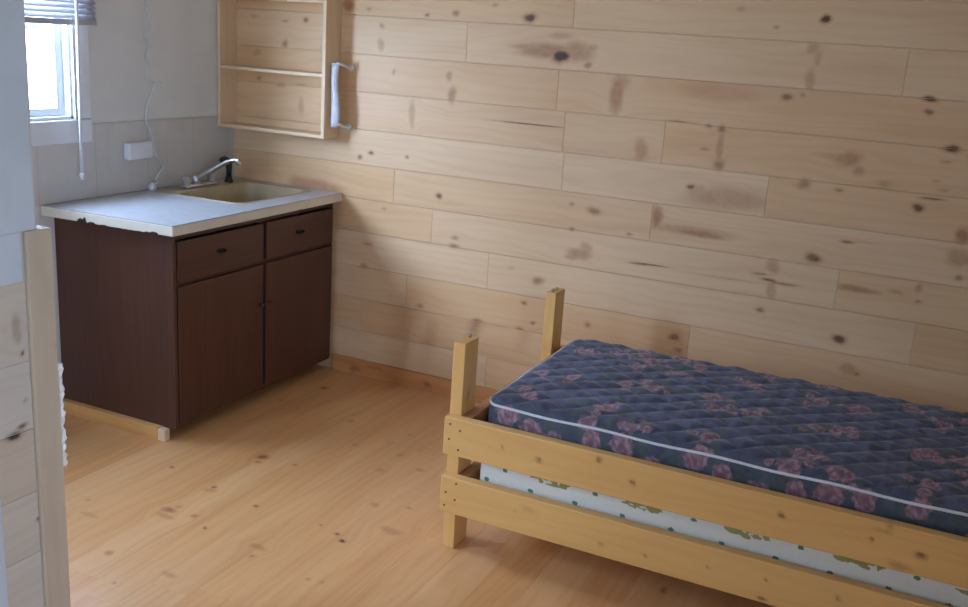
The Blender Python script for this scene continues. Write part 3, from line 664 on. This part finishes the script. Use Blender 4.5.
# ================================================================ the bed
BX0, BX1 = 1.978, 4.04
bed = empty('bed_frame', (3.0, -.86, 0)); tag(bed, 'yellowed pine lumber bunk bed frame standing along the plank wall', 'bed frame')
PT = .734
def post(x, y0, pins):
    g = Geo(); lumber(g, (x, y0, 0), (x+.0435, y0+.1, PT), 2, 1, .003, .02, [(y0+.045, .55, .012, .02, .1, .5)] if pins else [], .1, (1, 2))
    p = g.build('post', M['bed_wood'], bed)
    for dy in pins:
        g = Geo(); lathe(g, (x+.019, y0+dy, PT+.0003), (0, 0, 1), [(0, .006), (.008, .006), (.010, .004)], 10); g.build('dowel_pin', M['steel'], p, smooth=True)
    return p
post(BX0-.0055, -1.3145, [.08]); post(1.9665, -.5045, [.025, .065])
post(BX1-.043, -1.3145, [.02, .065]); post(BX1-.043, -.5045, [.02, .065])
def rail(y0, z, knots, nails):
    g = Geo(); lumber(g, (1.973, y0, z), (BX1, y0+.0375, z+.131), 0, 2, .004, (.01, .04, .01), knots, .12, (0, 2))
    r = g.build('side_rail', M['bed_wood'], bed)
    for (x, zz) in nails:
        g = Geo(); lathe(g, (x, y0-.0002, zz), (0, -1, 0), [(0, .0042), (.0008, .0036)], 8); g.build('nail_head', M['nail'], r)
    return r
RAIL_KNOTS = [(k[0], k[1], k[2]*.75, k[3]*.7)+tuple(k[4:]) for k in RAIL_KNOTS]
rail(-1.3525, .357, RAIL_KNOTS, [(1.996, .466), (2.033, .450), (1.995, .413), (2.030, .382)])
rail(-1.3525, .148, RAIL_KNOTS, [(2.031, .261), (1.994, .222), (2.029, .202), (1.991, .174)])
rail(-.4035, .357, [(2.3, .42, .012, .01, .6, .5)], []); rail(-.4035, .148, [(2.6, .2, .012, .01, .6, .5)], [])
for x in (2.0165, BX1-.0815):
    for z in (.357, .148):
        g = Geo(); lumber(g, (x, -1.3145, z), (x+.038, -.4045, z+.130), 1, 2, .003, .05); lab(g.build('end_rail', M['rail_end'], bed), 'reddish brown cross board')
for i in range(8):
    x = 2.12+i*.245
    g = Geo(); lumber(g, (x, -1.3140, .1445), (x+.089, -.4045, .1635), 1, 0, .002, .2); g.build('slat', M['bed_wood'], bed)

# -- box spring
SX, SXE = 2.083, 3.94
bs = empty('box_spring', (3.0, -.86, .164)); tag(bs, 'white box spring with green dot print lying in the pine bed frame', 'box spring')
P, f = rbox_arrays((SX, -1.296, .1642), (SXE, -.418, .402), .02, (.008, .03, .006))
Lr = np.zeros((len(P), 3))
x, y, z = P.T
def blob(ax, az, rx, rz): return 1-sstep(np.sqrt(((x-ax)/rx)**2+((z-az)/rz)**2), .6, 1.25)
for i in range(13): Lr[:, 0] = np.maximum(Lr[:, 0], blob(2.115+.157*i, (.279-.0013*i), .010, .008))
for i in range(6):
    Lr[:, 0] = np.maximum(Lr[:, 0], blob(2.178+.315*i, .324, .010, .008))
    for k in range(46):
        q_ = random.random()*2-1
        Lr[:, 1] = np.maximum(Lr[:, 1], blob(2.338+.315*i+q_*.066, .328+random.uniform(-.016, .012)*(1-.6*q_*q_), random.uniform(.006, .014), random.uniform(.003, .006))*random.uniform(.6, 1))
Lr *= (y < -1.27)[:, None]
g = Geo(); g.add(P, f); g.build('cover', M['ticking'], bs, smooth=True, extra=Lr)

# -- mattress
mt = empty('mattress', (3.0, -.86, .402)); tag(mt, 'blue mattress with pink rose print and white piping on the bed', 'mattress')
MX0, MX1, MY0, MY1, MZ0, MZ1 = 2.080, 3.95, -1.288, -.417, .4025, .553
CR = .075
def rounded_plan(P, lo, hi, R):
    P = P.copy()
    for sx in (0, 1):
        for sy in (0, 1):
            cx = lo[0]+R if sx == 0 else hi[0]-R; cy = lo[1]+R if sy == 0 else hi[1]-R
            a = (P[:, 0]-cx)*(-1 if sx == 0 else 1); b = (P[:, 1]-cy)*(-1 if sy == 0 else 1)
            m = (a > 0) & (b > 0)
            A, B = a[m], b[m]; s_ = np.maximum(A, B)/np.sqrt(A*A+B*B)
            P[m, 0] = cx+A*s_*(-1 if sx == 0 else 1); P[m, 1] = cy+B*s_*(-1 if sy == 0 else 1)
    return P
P, f = rbox_arrays((MX0, MY0, MZ0), (MX1, MY1, MZ1), .03, (.0055, .0055, .012), rs=(.15, .35, .6))
P0 = P.copy(); P = rounded_plan(P, (MX0, MY0), (MX1, MY1), CR)
x, y, z = P.T
ed = np.minimum.reduce([x-MX0, MX1-x, y-MY0, MY1-y])
top = sstep(z, MZ1-.02, MZ1-.004)
pit = .098
d1 = abs(((x*.86+y*1.0)/pit+.5) % 1-.5)*2; d2 = abs(((x*.86-y*1.0)/pit+.5) % 1-.5)*2
q = np.minimum(1, np.minimum(d1, d2)*1.3)**.55
rnd = .0025*np.sin(x*31+2*np.sin(y*17))*np.sin(y*27+x*5)
fade = sstep(ed, .0, .035)
P[:, 2] += top*(fade*(-.009+.011*q+rnd)+.008*sstep(ed, 0, .05)+.006*sstep(ed, .02, .2)+.003*np.sin(x*3.1)*sstep(ed, 0, .2))
side = (1-top)*sstep(z, MZ0, MZ0+.02)
mid = np.sin(np.clip((z-MZ0)/(MZ1-MZ0), 0, 1)*math.pi)
bulge = .004*mid*side
P[:, 1] += np.where(y < MY0+.02, -bulge, 0)*.8; P[:, 0] += np.where(x < MX0+.02, -bulge, 0)
# rose and leaf print
fl = np.zeros((len(P), 3))
rr = random.Random(5)
tops = list(ROSES_TOP)
for _ in range(14): tops.append((rr.uniform(3.55, 3.92), rr.uniform(-1.25, -.45)))
for _ in range(10):
    c = (rr.uniform(2.12, 3.5), rr.uniform(-.58, -.44)); tops.append(c)
def rose(a, b, ca, cb, R, mask, seed):
    da, db = a-ca, b-cb
    m = mask & (abs(da) < R*4) & (abs(db) < R*4)
    A, B = da[m], db[m]; r = np.sqrt(A*A+B*B)/R; th = np.arctan2(B, A)
    pet = 1+.07*np.sin(5*th+seed)+.10*np.sin(2*th+seed*2.1)
    t = r/pet
    fl[m, 0] = np.maximum(fl[m, 0], 1-sstep(t, .45, 1.25))
    sw = .5+.5*np.sin(r*9-2*th+seed+1.5*np.sin(5*th+seed))
    inner = np.where(t < 1.25, .1+.85*sw*sstep(r, .1, .45), fl[m, 2])
    fl[m, 2] = inner
    lf = np.zeros(len(A))
    for k in range(4):
        an = seed*1.7+k*1.6+.4*math.sin(k*3+seed); L = R*1.55
        lx, ly = L*math.cos(an), L*math.sin(an); ca_, sa_ = math.cos(an+.5), math.sin(an+.5)
        e1 = ((A-lx)*ca_+(B-ly)*sa_)/(R*.75); e2 = (-(A-lx)*sa_+(B-ly)*ca_)/(R*.36)
        lf = np.maximum(lf, 1-sstep(np.sqrt(e1*e1+e2*e2), .6, 1.2))
    fl[m, 1] = np.maximum(fl[m, 1], lf)
tm = z > MZ1-.028
for i, (cx, cy) in enumerate(tops):
    for k in range(2):
        an = rr.uniform(0, 6.3); rose(x, y, cx+.058*math.cos(an), cy+.058*math.sin(an), rr.uniform(.014, .024), tm, i*2.3+k)
    rose(x, y, cx, cy, rr.uniform(.034, .046), tm, i*1.3)
sm = (y < MY0+.03) & (z < MZ1-.004)
sides = list(ROSES_SIDE)+[(2.33, .47), (2.66, .455), (2.98, .46), (3.27, .51), (3.56, .47), (3.7, .52), (3.85, .48)]
for i, (cx, cz) in enumerate(sides): rose(x, z, cx, cz, rr.uniform(.034, .044), sm, i*1.9+.7)
fl[:, 1] = np.maximum(fl[:, 1], np.where(sm, .5, 0))
em = (x < MX0+.03) & (z < MZ1-.004)
for i, (cy, cz) in enumerate(((-1.2, .5), (-1.0, .47), (-.8, .51), (-.6, .48))): rose(y, z, cy, cz, .04, em, i*2.1)
g = Geo(); g.add(P, f); g.build('cover', M['floral'], mt, smooth=True, extra=fl)
def perimeter(z, out, R):
    o = rrect(MX0-out, MX1+out, MY0-out, MY1+out, R+out, z, 8); pts = []
    o.append(o[0])
    for a, b in zip(o[:-1], o[1:]):
        a, b = Vector(a), Vector(b); n_ = max(1, int((b-a).length/.05))
        for k in range(n_): pts.append(a.lerp(b, k/n_)+Vector((0, 0, .0022*math.sin(len(pts)*.9))))
    pts.append(Vector(o[0])); return pts
for zz in (MZ1-.017, MZ0+.012):
    g = Geo(); tube(g, perimeter(zz, -.001, CR), .0048, 8, 0); lab(g.build('piping', M['piping'], mt, smooth=True), 'white piping')

# ================================================================ camera
d = dict(cx=3.3345771, cy=-4.0655226, cz=1.6972818, yaw=.43040639, pitch=-.26370628, roll=.06576302, f=990.51786)
fw = Vector((-math.sin(d['yaw'])*math.cos(d['pitch']), math.cos(d['yaw'])*math.cos(d['pitch']), math.sin(d['pitch'])))
r0 = fw.cross(Vector((0, 0, 1))).normalized(); u0 = r0.cross(fw)
r1 = r0*math.cos(d['roll'])+u0*math.sin(d['roll']); u1 = -r0*math.sin(d['roll'])+u0*math.cos(d['roll'])
cam = bpy.data.cameras.new('camera'); co = bpy.data.objects.new('camera', cam); COL.objects.link(co)
mw = Matrix((r1, u1, -fw)).transposed().to_4x4(); mw.translation = (d['cx'], d['cy'], d['cz'])
co.matrix_world = mw
cam.sensor_fit = 'HORIZONTAL'; cam.sensor_width = 36; cam.lens = d['f']/968*36; cam.clip_start = .05
SC.camera = co

# ================================================================ daylight
w = bpy.data.worlds.new('World'); SC.world = w; w.use_nodes = True
nt = w.node_tree; nt.nodes.clear()
out = nt.nodes.new('ShaderNodeOutputWorld'); bg = nt.nodes.new('ShaderNodeBackground')
tc = nt.nodes.new('ShaderNodeTexCoord'); sx = nt.nodes.new('ShaderNodeSeparateXYZ'); mr = nt.nodes.new('ShaderNodeMapRange')
nt.links.new(tc.outputs['Generated'], sx.inputs[0]); nt.links.new(sx.outputs[2], mr.inputs[0])
mr.inputs[1].default_value = -.25; mr.inputs[2].default_value = .15
mx = nt.nodes.new('ShaderNodeMix'); mx.data_type = 'RGBA'
mx.inputs[6].default_value = (.40, .51, .62, 1); mx.inputs[7].default_value = (.50, .68, 1.0, 1)
nt.links.new(mr.outputs[0], mx.inputs[0]); nt.links.new(mx.outputs[2], bg.inputs[0])
# sky strength shaped by direction for room brightness: stronger at -y, weaker at -x
my = nt.nodes.new('ShaderNodeMapRange'); my.interpolation_type = 'SMOOTHSTEP'
nt.links.new(sx.outputs[1], my.inputs[0]); my.inputs[1].default_value = -.2; my.inputs[2].default_value = -.9
my.inputs[3].default_value = .25*63.0; my.inputs[4].default_value = 1.25*63.0
mp = nt.nodes.new('ShaderNodeMapRange'); mp.interpolation_type = 'SMOOTHSTEP'   # added brightness towards +x, to light the blue partition panel
nt.links.new(sx.outputs[0], mp.inputs[0]); mp.inputs[1].default_value = .2; mp.inputs[2].default_value = .8
mp.inputs[3].default_value = 0; mp.inputs[4].default_value = .85*63.0
ad = nt.nodes.new('ShaderNodeMath'); nt.links.new(my.outputs[0], ad.inputs[0]); nt.links.new(mp.outputs[0], ad.inputs[1])
me_ = nt.nodes.new('ShaderNodeMapRange'); me_.interpolation_type = 'SMOOTHSTEP'   # brighter overcast high up
nt.links.new(sx.outputs[2], me_.inputs[0]); me_.inputs[1].default_value = .15; me_.inputs[2].default_value = .6
me_.inputs[3].default_value = 0; me_.inputs[4].default_value = .6*63.0
a2 = nt.nodes.new('ShaderNodeMath'); nt.links.new(ad.outputs[0], a2.inputs[0]); nt.links.new(me_.outputs[0], a2.inputs[1])
nt.links.new(a2.outputs[0], bg.inputs[1])
nt.links.new(bg.outputs[0], out.inputs[0])

def day(name, loc, rot, sx_, sy_, energy, col, portal=False):
    L = bpy.data.lights.new(name, 'AREA'); L.shape = 'RECTANGLE'; L.size = sx_; L.size_y = sy_
    L.energy = energy; L.color = col
    o = bpy.data.objects.new(name, L); COL.objects.link(o); o.location = loc; o.rotation_euler = rot
    if portal: L.cycles.is_portal = True
    return o
# portals at the windows onto the sky; side and alcove windows are added
day('daylight_sink_window', (-.125, (W1['y0']+W1['y1'])/2, (W1['z0']+W1['z1'])/2), (0, -math.pi/2, 0), .83, .70, 1, (1, 1, 1), True)
day('daylight_partition_window', ((W2['x0']+W2['x1'])/2, FY-.125, 1.475), (math.pi/2, 0, 0), .35, .45, 1, (1, 1, 1), True)
day('daylight_added_side_window', (RX+.125, (W3['y0']+W3['y1'])/2, 1.45), (0, math.pi/2, 0), .6, .6, 1, (1, 1, 1), True)

day('daylight_added_alcove_window', (-.125, (W4['y0']+W4['y1'])/2, 1.55), (0, -math.pi/2, 0), .8, .5, 1, (1, 1, 1), True)

SC.view_settings.view_transform = 'Standard'; SC.view_settings.look = 'None'
SC.view_settings.exposure = 0.0; SC.view_settings.gamma = 1; SC.view_settings.use_curve_mapping = False
